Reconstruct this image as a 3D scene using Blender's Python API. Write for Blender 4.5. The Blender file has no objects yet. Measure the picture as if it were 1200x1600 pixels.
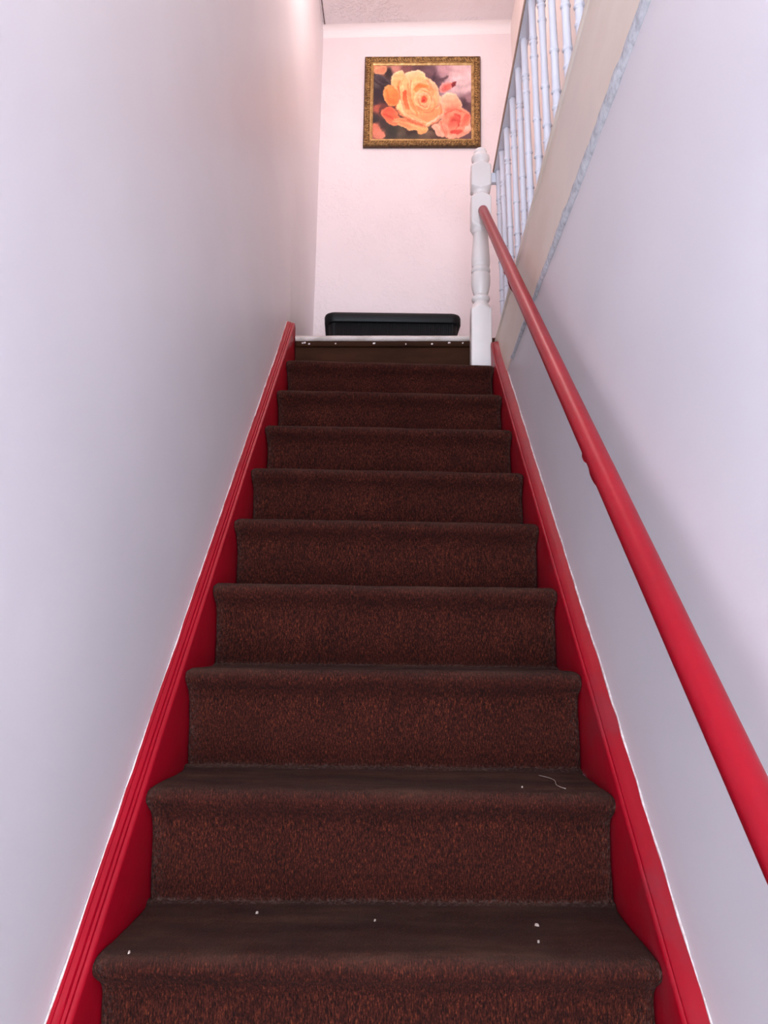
import bpy, bmesh, math, random
import numpy as np
from mathutils import Vector, Matrix, noise

random.seed(7)
SC = bpy.context.scene
COL = SC.collection
OZ = 1.446                      # eye height above the hall floor: all z below are measured from the eye

# ------------------------------------------------------------------ camera
PITCH, YAW, ROLL, FPX = 0.1775, 0.0252, -0.0061, 1202.0
fw = Vector((-math.sin(YAW) * math.cos(PITCH), math.cos(YAW) * math.cos(PITCH), math.sin(PITCH)))
rt = Vector((math.cos(YAW), math.sin(YAW), 0))
up = rt.cross(fw)
R_ = rt * math.cos(ROLL) + up * math.sin(ROLL)
U_ = up * math.cos(ROLL) - rt * math.sin(ROLL)
cam_d = bpy.data.cameras.new('camera')
cam_d.sensor_fit = 'VERTICAL'
cam_d.sensor_height = 24.0
cam_d.lens = 24.0 * FPX / 1600.0
cam_d.clip_start = 0.02
cam = bpy.data.objects.new('camera', cam_d)
cam.matrix_world = Matrix(((R_.x, U_.x, -fw.x, 0), (R_.y, U_.y, -fw.y, 0), (R_.z, U_.z, -fw.z, OZ), (0, 0, 0, 1)))
COL.objects.link(cam)
SC.camera = cam

# ------------------------------------------------------------------ exposure, world, lights
SC.view_settings.view_transform = 'Standard'
SC.view_settings.look = 'None'
SC.view_settings.gamma = 1.0
SC.view_settings.use_curve_mapping = False
SC.view_settings.exposure = 0.0
SC.cycles.max_bounces = 10
SC.cycles.diffuse_bounces = 6

world = bpy.data.worlds.new('world')
SC.world = world
world.use_nodes = True
wb = world.node_tree.nodes['Background']
wb.inputs[0].default_value = (0.80, 0.84, 1.0, 1)
wb.inputs[1].default_value = 1.0


def area(name, loc, target, sx, sy, power, col):
    l = bpy.data.lights.new(name, 'AREA')
    l.shape = 'RECTANGLE'
    l.size, l.size_y = sx, sy
    l.energy = power
    l.color = col
    o = bpy.data.objects.new(name, l)
    loc = Vector(loc)
    o.location = loc + Vector((0, 0, OZ))
    o.rotation_euler = (Vector(target) - loc).to_track_quat('-Z', 'Y').to_euler()
    COL.objects.link(o)
    return o


def bulb(name, loc, rad, power, col):
    l = bpy.data.lights.new(name, 'POINT')
    l.shadow_soft_size = rad
    l.energy = power
    l.color = col
    o = bpy.data.objects.new(name, l)
    o.location = Vector(loc) + Vector((0, 0, OZ))
    COL.objects.link(o)


# daylight entering by the open front door behind the viewer
area('door_daylight', (-0.05, -2.15, -0.35), (0.0, 1.0, -0.1), 0.85, 2.0, 155, (0.78, 0.885, 1.0))
# cool fill light added at an unseen opening at the upper front
area('added_upper_fill', (0.1, -0.75, 2.55), (0.1, 3.0, 2.0), 0.8, 1.0, 26, (0.80, 0.87, 1.0))
# warm pendant bulb over the landing
bulb('landing_bulb', (-0.08, 3.15, 3.62), 0.10, 22, (1.0, 0.79, 0.75))

# ------------------------------------------------------------------ material helpers


def s2l(c):
    return tuple(((v / 255) / 12.92 if v / 255 <= 0.04045 else ((v / 255 + 0.055) / 1.055) ** 2.4) for v in c) + (1.0,)


class NT:
    def __init__(self, name):
        self.m = bpy.data.materials.new(name)
        self.m.use_nodes = True
        self.t = self.m.node_tree
        self.b = self.t.nodes['Principled BSDF']
        self.co = self.t.nodes.new('ShaderNodeTexCoord').outputs['Object']

    def n(self, typ, **kw):
        x = self.t.nodes.new(typ)
        for k, v in kw.items():
            setattr(x, k, v)
        return x

    def link(self, a, b):
        self.t.links.new(a, b)

    def mapping(self, scale):
        m = self.n('ShaderNodeMapping')
        m.inputs['Scale'].default_value = scale
        self.link(self.co, m.inputs['Vector'])
        return m.outputs[0]

    def noise(self, scale, detail=4, rough=0.55, vec=None):
        x = self.n('ShaderNodeTexNoise')
        x.inputs['Scale'].default_value = scale
        x.inputs['Detail'].default_value = detail
        x.inputs['Roughness'].default_value = rough
        self.link(vec if vec is not None else self.co, x.inputs['Vector'])
        return x.outputs['Fac']

    def ramp(self, fac, stops):
        r = self.n('ShaderNodeValToRGB')
        e = r.color_ramp.elements
        while len(e) < len(stops):
            e.new(0.5)
        for i, (p, c) in enumerate(stops):
            e[i].position = p
            e[i].color = c if len(c) == 4 else s2l(c)
        self.link(fac, r.inputs[0])
        return r.outputs[0]

    def mix(self, fac, a, b, mode='MIX'):
        x = self.n('ShaderNodeMix', data_type='RGBA', blend_type=mode)
        for sock, v in ((x.inputs[0], fac), (x.inputs[6], a), (x.inputs[7], b)):
            if hasattr(v, 'links'):
                self.link(v, sock)
            else:
                sock.default_value = v
        return x.outputs[2]

    def math(self, op, a, b=0.0, clamp=False):
        x = self.n('ShaderNodeMath', operation=op, use_clamp=clamp)
        for sock, v in ((x.inputs[0], a), (x.inputs[1], b)):
            if hasattr(v, 'links'):
                self.link(v, sock)
            else:
                sock.default_value = v
        return x.outputs[0]

    def bump(self, h, strength, dist):
        x = self.n('ShaderNodeBump')
        x.inputs['Strength'].default_value = strength
        x.inputs['Distance'].default_value = dist
        self.link(h, x.inputs['Height'])
        self.link(x.outputs[0], self.b.inputs['Normal'])

    def base(self, v):
        if hasattr(v, 'links'):
            self.link(v, self.b.inputs['Base Color'])
        else:
            self.b.inputs['Base Color'].default_value = v

    def rough(self, v, spec=0.5):
        if hasattr(v, 'links'):
            self.link(v, self.b.inputs['Roughness'])
        else:
            self.b.inputs['Roughness'].default_value = v
        self.b.inputs['Specular IOR Level'].default_value = spec


def wall_paint(name, c0, c1, rough=0.55, bump=0.15, patches=0.0, spec=0.3):
    k = NT(name)
    big = k.noise(1.3, 3)
    k.base(k.ramp(big, [(0.35, c0), (0.65, c1)]))
    k.rough(rough, spec)
    h = k.math('ADD', k.noise(9, 5), k.math('MULTIPLY', k.noise(90, 3), 0.15))
    if patches:
        # raised crusts of old textured paper showing through the paint here and there
        mask = k.ramp(k.noise(3.1, 3), [(0.50, (0, 0, 0, 1)), (0.62, (1, 1, 1, 1))])
        rough_h = k.ramp(k.noise(48, 4, 0.6), [(0.48, (0, 0, 0, 1)), (0.62, (1, 1, 1, 1))])
        h = k.math('ADD', h, k.math('MULTIPLY', k.math('MULTIPLY', mask, rough_h), patches))
    k.bump(h, bump, 0.02)
    return k.m


M = {}
M['wall'] = wall_paint('white_wall_paint', (222, 218, 222), (229, 225, 228), 0.42, 0.05, 0.0, 0.4)
M['wall_back'] = wall_paint('white_textured_paint', (230, 217, 218), (236, 224, 225), 0.6, 0.26, 0.9)
M['wall_upper'] = wall_paint('cream_wall_paint', (230, 218, 212), (236, 226, 220), 0.6, 0.15)
M['ceiling'] = wall_paint('white_ceiling_paint', (226, 218, 220), (232, 226, 228), 0.6, 0.4, 1.3)
M['cove'] = wall_paint('white_cove_paint', (238, 230, 230), (242, 235, 234), 0.6, 0.1)

k = NT('aged_cream_board_paint')
c = k.ramp(k.noise(2.2, 4, vec=k.mapping((1, 1.0, 3.0))), [(0.3, (226, 209, 192)), (0.55, (234, 220, 206)), (0.75, (226, 214, 206))])
k.base(c)
k.rough(0.45, 0.4)
k.bump(k.noise(14, 4), 0.12, 0.01)
M['apron'] = k.m

k = NT('rough_filler')
k.base(k.ramp(k.noise(60, 5, 0.65), [(0.35, (184, 185, 190)), (0.5, (208, 209, 214)), (0.7, (226, 227, 230))]))
k.rough(0.9, 0.2)
k.bump(k.noise(120, 5, 0.7), 0.7, 0.004)
M['filler'] = k.m

k = NT('ragged_white_filler')
k.base(k.ramp(k.noise(70, 5, 0.65), [(0.4, (205, 184, 180)), (0.6, (232, 220, 218))]))
k.rough(0.8, 0.2)
k.bump(k.noise(200, 4, 0.7), 0.5, 0.002)
M['bead'] = k.m


def red_paint(name, worn):
    k = NT(name)
    n1 = k.noise(5, 4)
    col = k.ramp(n1, [(0.3, (142, 2, 24)), (0.7, (154, 3, 27))])
    if worn:
        mk = k.ramp(k.noise(6, 5, 0.6, k.mapping((2, 1, 1))), [(0.52, (0, 0, 0, 1)), (0.66, (1, 1, 1, 1))])
        col = k.mix(k.math('MULTIPLY', mk, 0.40), col, s2l((124, 44, 52)))
    k.base(col)
    k.rough(0.38, 0.32)
    k.bump(k.math('ADD', k.noise(20, 4), k.math('MULTIPLY', k.noise(140, 3), 0.2)), 0.10, 0.01)
    return k.m


M['red'] = red_paint('red_gloss_paint', False)
M['red_worn'] = red_paint('worn_red_gloss_paint', True)

# ribbed brown cord carpet; "dust" marks where the pile is trodden and dusty
k = NT('brown_cord_carpet')
rib = k.noise(1.0, 3, 0.6, k.mapping((460, 110, 110)))
fleck = k.noise(1.0, 3, 0.7, k.mapping((420, 260, 260)))
mixv = k.math('ADD', k.math('MULTIPLY', rib, 0.6), k.math('MULTIPLY', fleck, 0.4))
pile = k.ramp(mixv, [(0.36, (16, 5, 4)), (0.46, (42, 14, 10)), (0.56, (68, 26, 17)), (0.68, (122, 58, 34))])
blot = k.ramp(k.noise(7, 4), [(0.3, (190, 175, 170)), (0.7, (255, 255, 255))])
pile = k.mix(0.6, pile, blot, 'MULTIPLY')
dustc = k.ramp(k.math('ADD', k.math('MULTIPLY', k.noise(9, 4, 0.6, k.mapping((0.5, 2, 2))), 0.7), k.math('MULTIPLY', fleck, 0.3)),
               [(0.34, (46, 32, 27)), (0.50, (62, 43, 35)), (0.66, (88, 60, 47))])
at = k.n('ShaderNodeAttribute', attribute_name='dust')
dn = k.math('MULTIPLY', at.outputs['Fac'], k.ramp(k.noise(18, 5, 0.6), [(0.25, (0.55, 0.55, 0.55, 1)), (0.6, (1, 1, 1, 1))]), True)
col = k.mix(dn, pile, dustc)
at2 = k.n('ShaderNodeAttribute', attribute_name='lint')
ln = k.math('MULTIPLY', at2.outputs['Fac'], k.ramp(k.noise(160, 4, 0.7), [(0.48, (0, 0, 0, 1)), (0.62, (1, 1, 1, 1))]), True)
col = k.mix(k.math('MULTIPLY', ln, 0.45), col, s2l((112, 92, 84)))
k.base(col)
k.rough(0.95, 0.15)
k.b.inputs['Sheen Weight'].default_value = 0.02
k.b.inputs['Sheen Tint'].default_value = s2l((150, 110, 95))
k.bump(mixv, 0.8, 0.006)
M['carpet'] = k.m

k = NT('dark_brown_painted_riser')
k.base(k.ramp(k.noise(4, 4, 0.6, k.mapping((1, 3, 4))), [(0.3, (44, 23, 13)), (0.7, (64, 36, 22))]))
k.rough(0.7, 0.08)
k.bump(k.noise(60, 4), 0.2, 0.004)
M['riser'] = k.m

k = NT('worn_white_nosing_paint')
wear = k.ramp(k.noise(11, 5, 0.65, k.mapping((1, 2, 2))), [(0.42, (0, 0, 0, 1)), (0.7, (1, 1, 1, 1))])
k.base(k.mix(wear, s2l((212, 198, 192)), s2l((176, 158, 148))))
k.rough(0.5, 0.4)
k.bump(k.noise(70, 4), 0.2, 0.003)
M['nosing'] = k.m

k = NT('white_gloss_wood_paint')
k.base(k.ramp(k.noise(6, 3), [(0.3, (224, 216, 212)), (0.7, (231, 224, 221))]))
k.rough(0.36, 0.45)
k.bump(k.noise(40, 3), 0.08, 0.006)
M['gloss_white'] = k.m

k = NT('white_baluster_paint')
k.base(k.ramp(k.noise(8, 3), [(0.3, (222, 222, 232)), (0.7, (230, 230, 238))]))
k.rough(0.42, 0.4)
M['baluster'] = k.m

k = NT('bare_brown_rail_wood')
k.base(k.ramp(k.noise(3, 4, 0.6, k.mapping((20, 1.5, 20))), [(0.3, (128, 98, 82)), (0.7, (176, 148, 130))]))
k.rough(0.55, 0.4)
M['rail_wood'] = k.m

k = NT('landing_carpet')
k.base(k.ramp(k.noise(60, 4), [(0.3, (58, 36, 30)), (0.7, (88, 56, 46))]))
k.rough(0.95, 0.1)
M['landing'] = k.m

k = NT('hall_floor_lino')
k.base(k.ramp(k.noise(3, 4), [(0.3, (120, 96, 80)), (0.7, (150, 122, 102))]))
k.rough(0.5, 0.4)
M['hall'] = k.m

k = NT('painted_gap_shadow')  # dark colour standing in for shade along the ceiling joint
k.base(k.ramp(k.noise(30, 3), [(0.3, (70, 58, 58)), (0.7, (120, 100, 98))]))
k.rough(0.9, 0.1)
M['gap_shadow'] = k.m

k = NT('antique_gold')
orn = k.noise(70, 4, 0.65)
k.base(k.ramp(orn, [(0.32, (52, 34, 18)), (0.5, (116, 84, 46)), (0.68, (184, 146, 90))]))
k.b.inputs['Metallic'].default_value = 0.55
k.rough(0.45, 0.5)
k.bump(orn, 0.9, 0.006)
M['gold'] = k.m
k = NT('bright_gold_lip')
k.base(k.ramp(k.noise(40, 3), [(0.3, (152, 116, 66)), (0.7, (208, 170, 112))]))
k.b.inputs['Metallic'].default_value = 0.5
k.rough(0.4, 0.5)
M['gold_lip'] = k.m
k = NT('dark_frame_wood')
k.base(k.ramp(k.noise(50, 3), [(0.3, (52, 34, 20)), (0.7, (92, 62, 34))]))
k.rough(0.5, 0.4)
M['frame_dark'] = k.m

k = NT('canvas_print')
a = k.n('ShaderNodeAttribute', attribute_name='paint')
k.base(a.outputs['Color'])
k.rough(0.55, 0.3)
M['canvas'] = k.m

k = NT('black_plastic')
k.base(k.ramp(k.noise(20, 3), [(0.3, (9, 9, 11)), (0.7, (16, 16, 18))]))
k.rough(0.5, 0.3)
M['black'] = k.m

k = NT('pale_lint')
k.base(k.ramp(k.noise(200, 2), [(0.3, (150, 130, 118)), (0.7, (190, 174, 164))]))
k.rough(0.9, 0.1)
M['lint'] = k.m

# ------------------------------------------------------------------ mesh helpers


def mesh_obj(name, verts, faces, mat, parent=None, smooth=False, z0=OZ):
    me = bpy.data.meshes.new(name)
    me.from_pydata([(x, y, z + z0) for x, y, z in verts], [], faces)
    me.update()
    if mat is not None:
        me.materials.append(mat)
    if smooth:
        for p in me.polygons:
            p.use_smooth = True
    o = bpy.data.objects.new(name, me)
    COL.objects.link(o)
    if parent is not None:
        o.parent = parent
    return o


def fix_normals(o):
    bm = bmesh.new()
    bm.from_mesh(o.data)
    bmesh.ops.recalc_face_normals(bm, faces=bm.faces)
    bm.to_mesh(o.data)
    bm.free()
    return o


def localise(o):
    """put the object's own origin at the middle of its footprint"""
    co = np.array([v.co for v in o.data.vertices])
    c = Vector(((co[:, 0].min() + co[:, 0].max()) / 2, (co[:, 1].min() + co[:, 1].max()) / 2, co[:, 2].min()))
    o.data.transform(Matrix.Translation(-c))
    o.location = c
    return o


def box(name, x0, x1, y0, y1, z0, z1, mat, parent=None, bevel=0.0):
    v = [(x0, y0, z0), (x1, y0, z0), (x1, y1, z0), (x0, y1, z0), (x0, y0, z1), (x1, y0, z1), (x1, y1, z1), (x0, y1, z1)]
    f = [(0, 3, 2, 1), (4, 5, 6, 7), (0, 1, 5, 4), (1, 2, 6, 5), (2, 3, 7, 6), (3, 0, 4, 7)]
    o = mesh_obj(name, v, f, mat, parent)
    if bevel:
        b = o.modifiers.new('bevel', 'BEVEL')
        b.width = bevel
        b.segments = 3
        b.limit_method = 'ANGLE'
    return o


def struct(o):
    o['kind'] = 'structure'
    return o


def tag(o, label, cat, group=None):
    o['label'] = label
    o['category'] = cat
    if group:
        o['group'] = group
    return o


def empty(name, loc, label, cat, group=None):
    o = bpy.data.objects.new(name, None)
    o.empty_display_size = 0.1
    o.location = Vector(loc) + Vector((0, 0, OZ))
    COL.objects.link(o)
    return tag(o, label, cat, group)


def adopt(o, root):
    """parent o (built in world coordinates) to root without moving it"""
    o.parent = root
    o.matrix_parent_inverse = Matrix.Translation(-root.location)
    return o


def interp(x, pts):
    return float(np.interp(x, [p[0] for p in pts], [p[1] for p in pts]))


def grid_faces(nr, nc, off=0, closed=False):
    f = []
    for i in range(nr - 1):
        for j in range(nc - 1 if not closed else nc):
            a, b = off + i * nc + j, off + i * nc + (j + 1) % nc
            f.append((a, b, b + nc, a + nc))
    return f


def sweep(sections, close_ends=True, ring=True):
    """list of equally long closed point loops -> verts, faces"""
    n = len(sections[0])
    v = [p for s in sections for p in s]
    f = grid_faces(len(sections), n, 0, ring)
    if close_ends:
        f.append(tuple(range(n - 1, -1, -1)))
        f.append(tuple(range((len(sections) - 1) * n, len(sections) * n)))
    return v, f


def nz(x, y, z):
    return noise.noise(Vector((x, y, z)))


# ------------------------------------------------------------------ measures of the staircase
XL, XR = -0.4694, 0.3706            # carpet edges
WL, WR = -0.5094, 0.4106            # the two walls of the flight
Y0, Z0, G, RISE, OV = 1.236, -0.4447, 0.2173, 0.2003, 0.039
YB, ZC = 4.383, 3.985               # back wall, ceiling
XU = 0.73                           # wall beyond the balustrade
ZF = Z0 - 5 * RISE                  # hall floor
ZLAND = 1.365
YTOP = 3.192                        # nosing of the landing
ZLs = {0: -.449, 1: -.243, 2: -.034, 3: .167, 4: .368, 5: .565, 6: .769, 7: .971, 8: 1.175}
ZRs = {0: -.453, 1: -.255, 2: -.048, 3: .147, 4: .343, 5: .538, 6: .739, 7: .939, 8: 1.138}


def nose(y):
    return Z0 + (y - Y0) * RISE / G


# ------------------------------------------------------------------ setting
# hall floor
struct(box('floor', -0.75, 0.85, -2.3, 0.4, ZF - 0.1, ZF, M['hall']))
# landing and the ledge behind the balustrade
struct(box('floor_landing', WL, XU, YTOP + 0.055, YB, ZLAND - 0.22, ZLAND, M['landing']))
struct(box('floor_ledge', 0.437, XU, -0.9, YTOP + 0.055, 1.08, 1.30, M['landing']))

# left wall: one tall skin, a little out of plumb towards the landing
ys = [-2.3 + i * (YB + 0.05 + 2.3) / 60 for i in range(61)]
zs = [ZF - 0.1 + i * (ZC + 0.1 - ZF) / 60 for i in range(61)]
vv = []
for y in ys:
    for z in zs:
        t = min(max((y - 2.9) / 1.4, 0), 1)
        t = t * t * (3 - 2 * t)
        x = WL + t * (-0.024 + 0.022 * (z - 1.9)) if z > 1.3 else WL + t * (-0.024 + 0.022 * (1.3 - 1.9))
        x += 0.003 * nz(y * 0.9, z * 0.9, 3.3)
        vv.append((max(min(x, WL - 0.0004), WL - 0.0010) if abs(z - nose(y)) < 0.5 and y < 3.4 else x, y, z))
nV = len(vv)
ff = grid_faces(61, 61)
vv += [(-0.70, y, z) for y in (ys[0], ys[-1]) for z in (zs[0], zs[-1])]
ff += [(nV, nV + 1, nV + 3, nV + 2)]
ff += [tuple(range(0, 61)) + (nV + 1, nV), tuple(range(60 * 61 + 60, 60 * 61 - 1, -1)) + (nV + 2, nV + 3)]
ff += [tuple(i * 61 for i in range(60, -1, -1)) + (nV, nV + 2), tuple(i * 61 + 60 for i in range(61)) + (nV + 3, nV + 1)]
o = fix_normals(mesh_obj('wall_left', vv, ff, M['wall']))
struct(o)

# right wall below the upper floor
struct(box('wall_right', WR, WR + 0.10, -2.3, YTOP + 0.02, ZF - 0.1, 1.062, M['wall']))
# back wall and the upper right wall
struct(box('wall_back', -0.60, 0.85, YB, YB + 0.12, 0.9, ZC + 0.1, M['wall_back']))
struct(box('wall_upper_right', XU, XU + 0.12, -0.9, YB, 1.0, ZC + 0.1, M['wall_upper']))
struct(box('ceiling', -0.60, 0.80, -0.9, YB, ZC, ZC + 0.1, M['ceiling']))
# upper front wall with an opening added for the fill light, hall ceiling and hall front wall with the open doorway
def holed_wall(name, x0, x1, z0, z1, hx0, hx1, hz0, hz1, y0, y1, mat):
    v, f = [], []
    for (a, b, c, d) in ((x0, hx0, z0, z1), (hx1, x1, z0, z1), (hx0, hx1, z0, hz0), (hx0, hx1, hz1, z1)):
        if b - a < 1e-4 or d - c < 1e-4:
            continue
        n = len(v)
        v += [(a, y0, c), (b, y0, c), (b, y1, c), (a, y1, c), (a, y0, d), (b, y0, d), (b, y1, d), (a, y1, d)]
        f += [tuple(n + i for i in q) for q in ((0, 3, 2, 1), (4, 5, 6, 7), (0, 1, 5, 4), (1, 2, 6, 5), (2, 3, 7, 6), (3, 0, 4, 7))]
    return struct(mesh_obj(name, v, f, mat))
holed_wall('wall_upper_front', -0.60, XU, 1.06, ZC, -0.30, 0.50, 2.0, 3.1, -1.0, -0.9, M['wall'])
holed_wall('wall_front', -0.60, 0.60, ZF, 1.06, -0.46, 0.36, ZF, ZF + 2.1, -2.3, -2.2, M['wall'])
struct(box('ceiling_hall', -0.60, 0.60, -2.3, -0.35, 1.06, 1.18, M['ceiling']))
struct(box('wall_under_stair', WL, WR, 0.30, 0.33, ZF - 0.1, ZF - 0.005, M['wall']))

# cove moulding along the top of the back wall
pts = []
for i in range(9):
    a = math.pi / 2 * i / 8
    pts.append((YB - 0.055 * (1 - math.sin(a)), ZC - 0.055 * (1 - math.cos(a))))
pts.append((YB, ZC))
v, f = sweep([[(x, y, z) for y, z in pts] for x in (-0.52, XU)])
o = fix_normals(mesh_obj('trim_1', v, f, M['cove']))
struct(o)

# dark strip painting in the shadow line where ceiling meets left wall
struct(box('shadow_line_strip', -0.4755, -0.4700, 3.9, YB - 0.058, ZC - 0.004, ZC + 0.002, M['gap_shadow']))

# boarded edge of the upper floor under the balustrade
vv = []
secs = []
for i in range(41):
    y = -0.9 + i * (3.245 + 0.9) / 40
    zt = interp(y, [(-0.9, 1.365), (1.43, 1.358), (3.245, 1.300)])
    b = 0.0015 * nz(y * 2, 0, 1)
    secs.append([(0.405 + b, y, 1.062), (0.405 + b, y, zt - 0.016), (0.400, y, zt - 0.012), (0.399, y, zt - 0.004), (0.403, y, zt), (0.437, y, zt), (0.437, y, 1.062)])
v, f = sweep(secs)
struct(fix_normals(mesh_obj('trim_2', v, f, M['apron'])))

# rough plaster seam between that board and the wall below
secs = []
for i in range(420):
    y = 0.35 + i * 2.35 / 419
    h = 0.026 * min(1, max(0.35, (2.5 - y) / 0.9))
    p = 0.0065 + 0.003 * nz(y * 16, 0.5, 2)
    secs.append([(WR + 0.001, y, 1.066 + 0.003 * nz(y * 22, 1, 0)), (WR - p - 0.001, y, 1.063 + 0.003 * nz(y * 30, 2, 0)),
                 (WR - p - 0.001, y, 1.058 - h * 0.5), (WR - p * 0.5, y, 1.06 - h * 0.85 + 0.004 * nz(y * 26, 3, 0)), (WR + 0.001, y, 1.058 - h + 0.006 * nz(y * 18, 4, 0))])
v, f = sweep(secs)
struct(fix_normals(mesh_obj('trim_3', v, f, M['filler'], smooth=True)))

# ------------------------------------------------------------------ staircase
stair = empty('staircase', (0.0, 0.4, ZF), 'steep straight staircase with red side boards and brown ribbed carpeted steps up to the landing', 'staircase')


def nosing_profile():
    """front profile of one carpeted step, from riser base over the nosing to the tread back: (y, z, dust)"""
    p = [(OV, -RISE, 0.25), (OV - 0.001, -RISE + 0.02, 0.0), (OV - 0.002, -0.12, 0.0), (OV - 0.003, -0.075, 0.0), (OV - 0.008, -0.058, 0.0),
         (0.022, -0.046, 0.0), (0.011, -0.037, 0.0), (0.003, -0.028, 0.0), (0.0, -0.019, 0.1), (0.002, -0.010, 0.35), (0.008, -0.0035, 0.7),
         (0.018, -0.0005, 0.9), (0.034, 0.0, 1.0), (0.10, -0.001, 1.0), (0.16, -0.001, 1.0), (0.215, 0.0, 0.95), (0.244, 0.001, 0.9), (G + OV, 0.004, 0.8)]
    d = [0.0]
    for a, b in zip(p, p[1:]):
        d.append(d[-1] + math.hypot(b[0] - a[0], b[1] - a[1]))
    s = np.linspace(0, d[-1], 90)
    out = [np.interp(s, d, [q[i] for q in p]) for i in range(3)]
    return list(zip(*out))


PROF = nosing_profile()
for kk in range(-4, 9):
    zl = ZLs.get(kk, Z0 + RISE * kk)
    zr = ZRs.get(kk, Z0 + RISE * kk - 0.008)
    dy = 0.006 if kk == 0 else 0.0
    yk = Y0 + G * kk + dy
    nC = 110
    vv, dust, lint = [], [], []
    zl0 = ZLs.get(kk - 1, zl - RISE)
    zr0 = ZRs.get(kk - 1, zr - RISE)
    for (py, pz, pd) in PROF:
        for j in range(nC):
            t = j / (nC - 1)
            edge = min(t, 1 - t) * (XR - XL)
            x = XL + t * (XR - XL)
            ww = 0.0025 * nz(kk * 3.1, py * 18, pz * 18 + (9 if t > .5 else 0))
            bulge = (0.004 if kk < 2 else 0.0015) * math.exp(-((pz + 0.018) / 0.02) ** 2) * (1 if pz > -0.06 else 0)
            if t < 0.02:
                x += ww - bulge
            if t > 0.98:
                x += ww + bulge
            ztop = zl + (zr - zl) * t
            drop = ztop - (zl0 + (zr0 - zl0) * t)
            z = ztop + (pz if pz > -0.06 else -0.06 + (pz + 0.06) * (drop - 0.06) / (RISE - 0.06))
            a = 0.0022 * nz(x * 7, kk * 5.0, py * 9) + 0.0009 * nz(x * 40, kk * 2.0 + pz * 30, py * 40)
            if edge < 0.012:                     # cut edges roll down a little
                a -= 0.006 * (1 - edge / 0.012) ** 2
            tt = min(max((pz + 0.05) / 0.05, 0), 1)
            if pz > -0.002 and py > G + OV - 0.012:
                a = max(a, 0.0) + 0.001
            vv.append((x, yk + py - a * (1 - tt), z + a * tt))
            dd = pd * (0.8 + 0.35 * nz(x * 3, kk * 1.7, py * 6))
            dust.append(max(0, min(1, dd)))
            l = math.exp(-edge / 0.010) * 0.9 + (0.9 if pz > -0.01 and py > G + OV - 0.02 else 0) + (0.8 if pz < -RISE + 0.008 else 0)
            lint.append(min(1, l))
    nP = len(PROF)
    ff = grid_faces(nP, nC)
    n = len(vv)
    zb = zl - RISE - 0.03
    vv += [(XL, yk + OV + 0.02, zb), (XR, yk + OV + 0.02, zb), (XL, yk + G + OV, zb), (XR, yk + G + OV, zb)]
    ff.append(tuple(i * nC for i in range(nP)) + (n + 2, n))
    ff.append(tuple(i * nC + nC - 1 for i in range(nP - 1, -1, -1)) + (n + 1, n + 3))
    ff.append((n, n + 2, n + 3, n + 1))
    o = mesh_obj('step', vv, ff, M['carpet'], None, smooth=True)
    for p in o.data.polygons[-3:]:
        p.use_smooth = False
    for nm, arr in (('dust', dust), ('lint', lint)):
        at = o.data.attributes.new(nm, 'FLOAT', 'POINT')
        at.data.foreach_set('value', arr + [0.0] * 4)
    adopt(fix_normals(o), stair)


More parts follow.
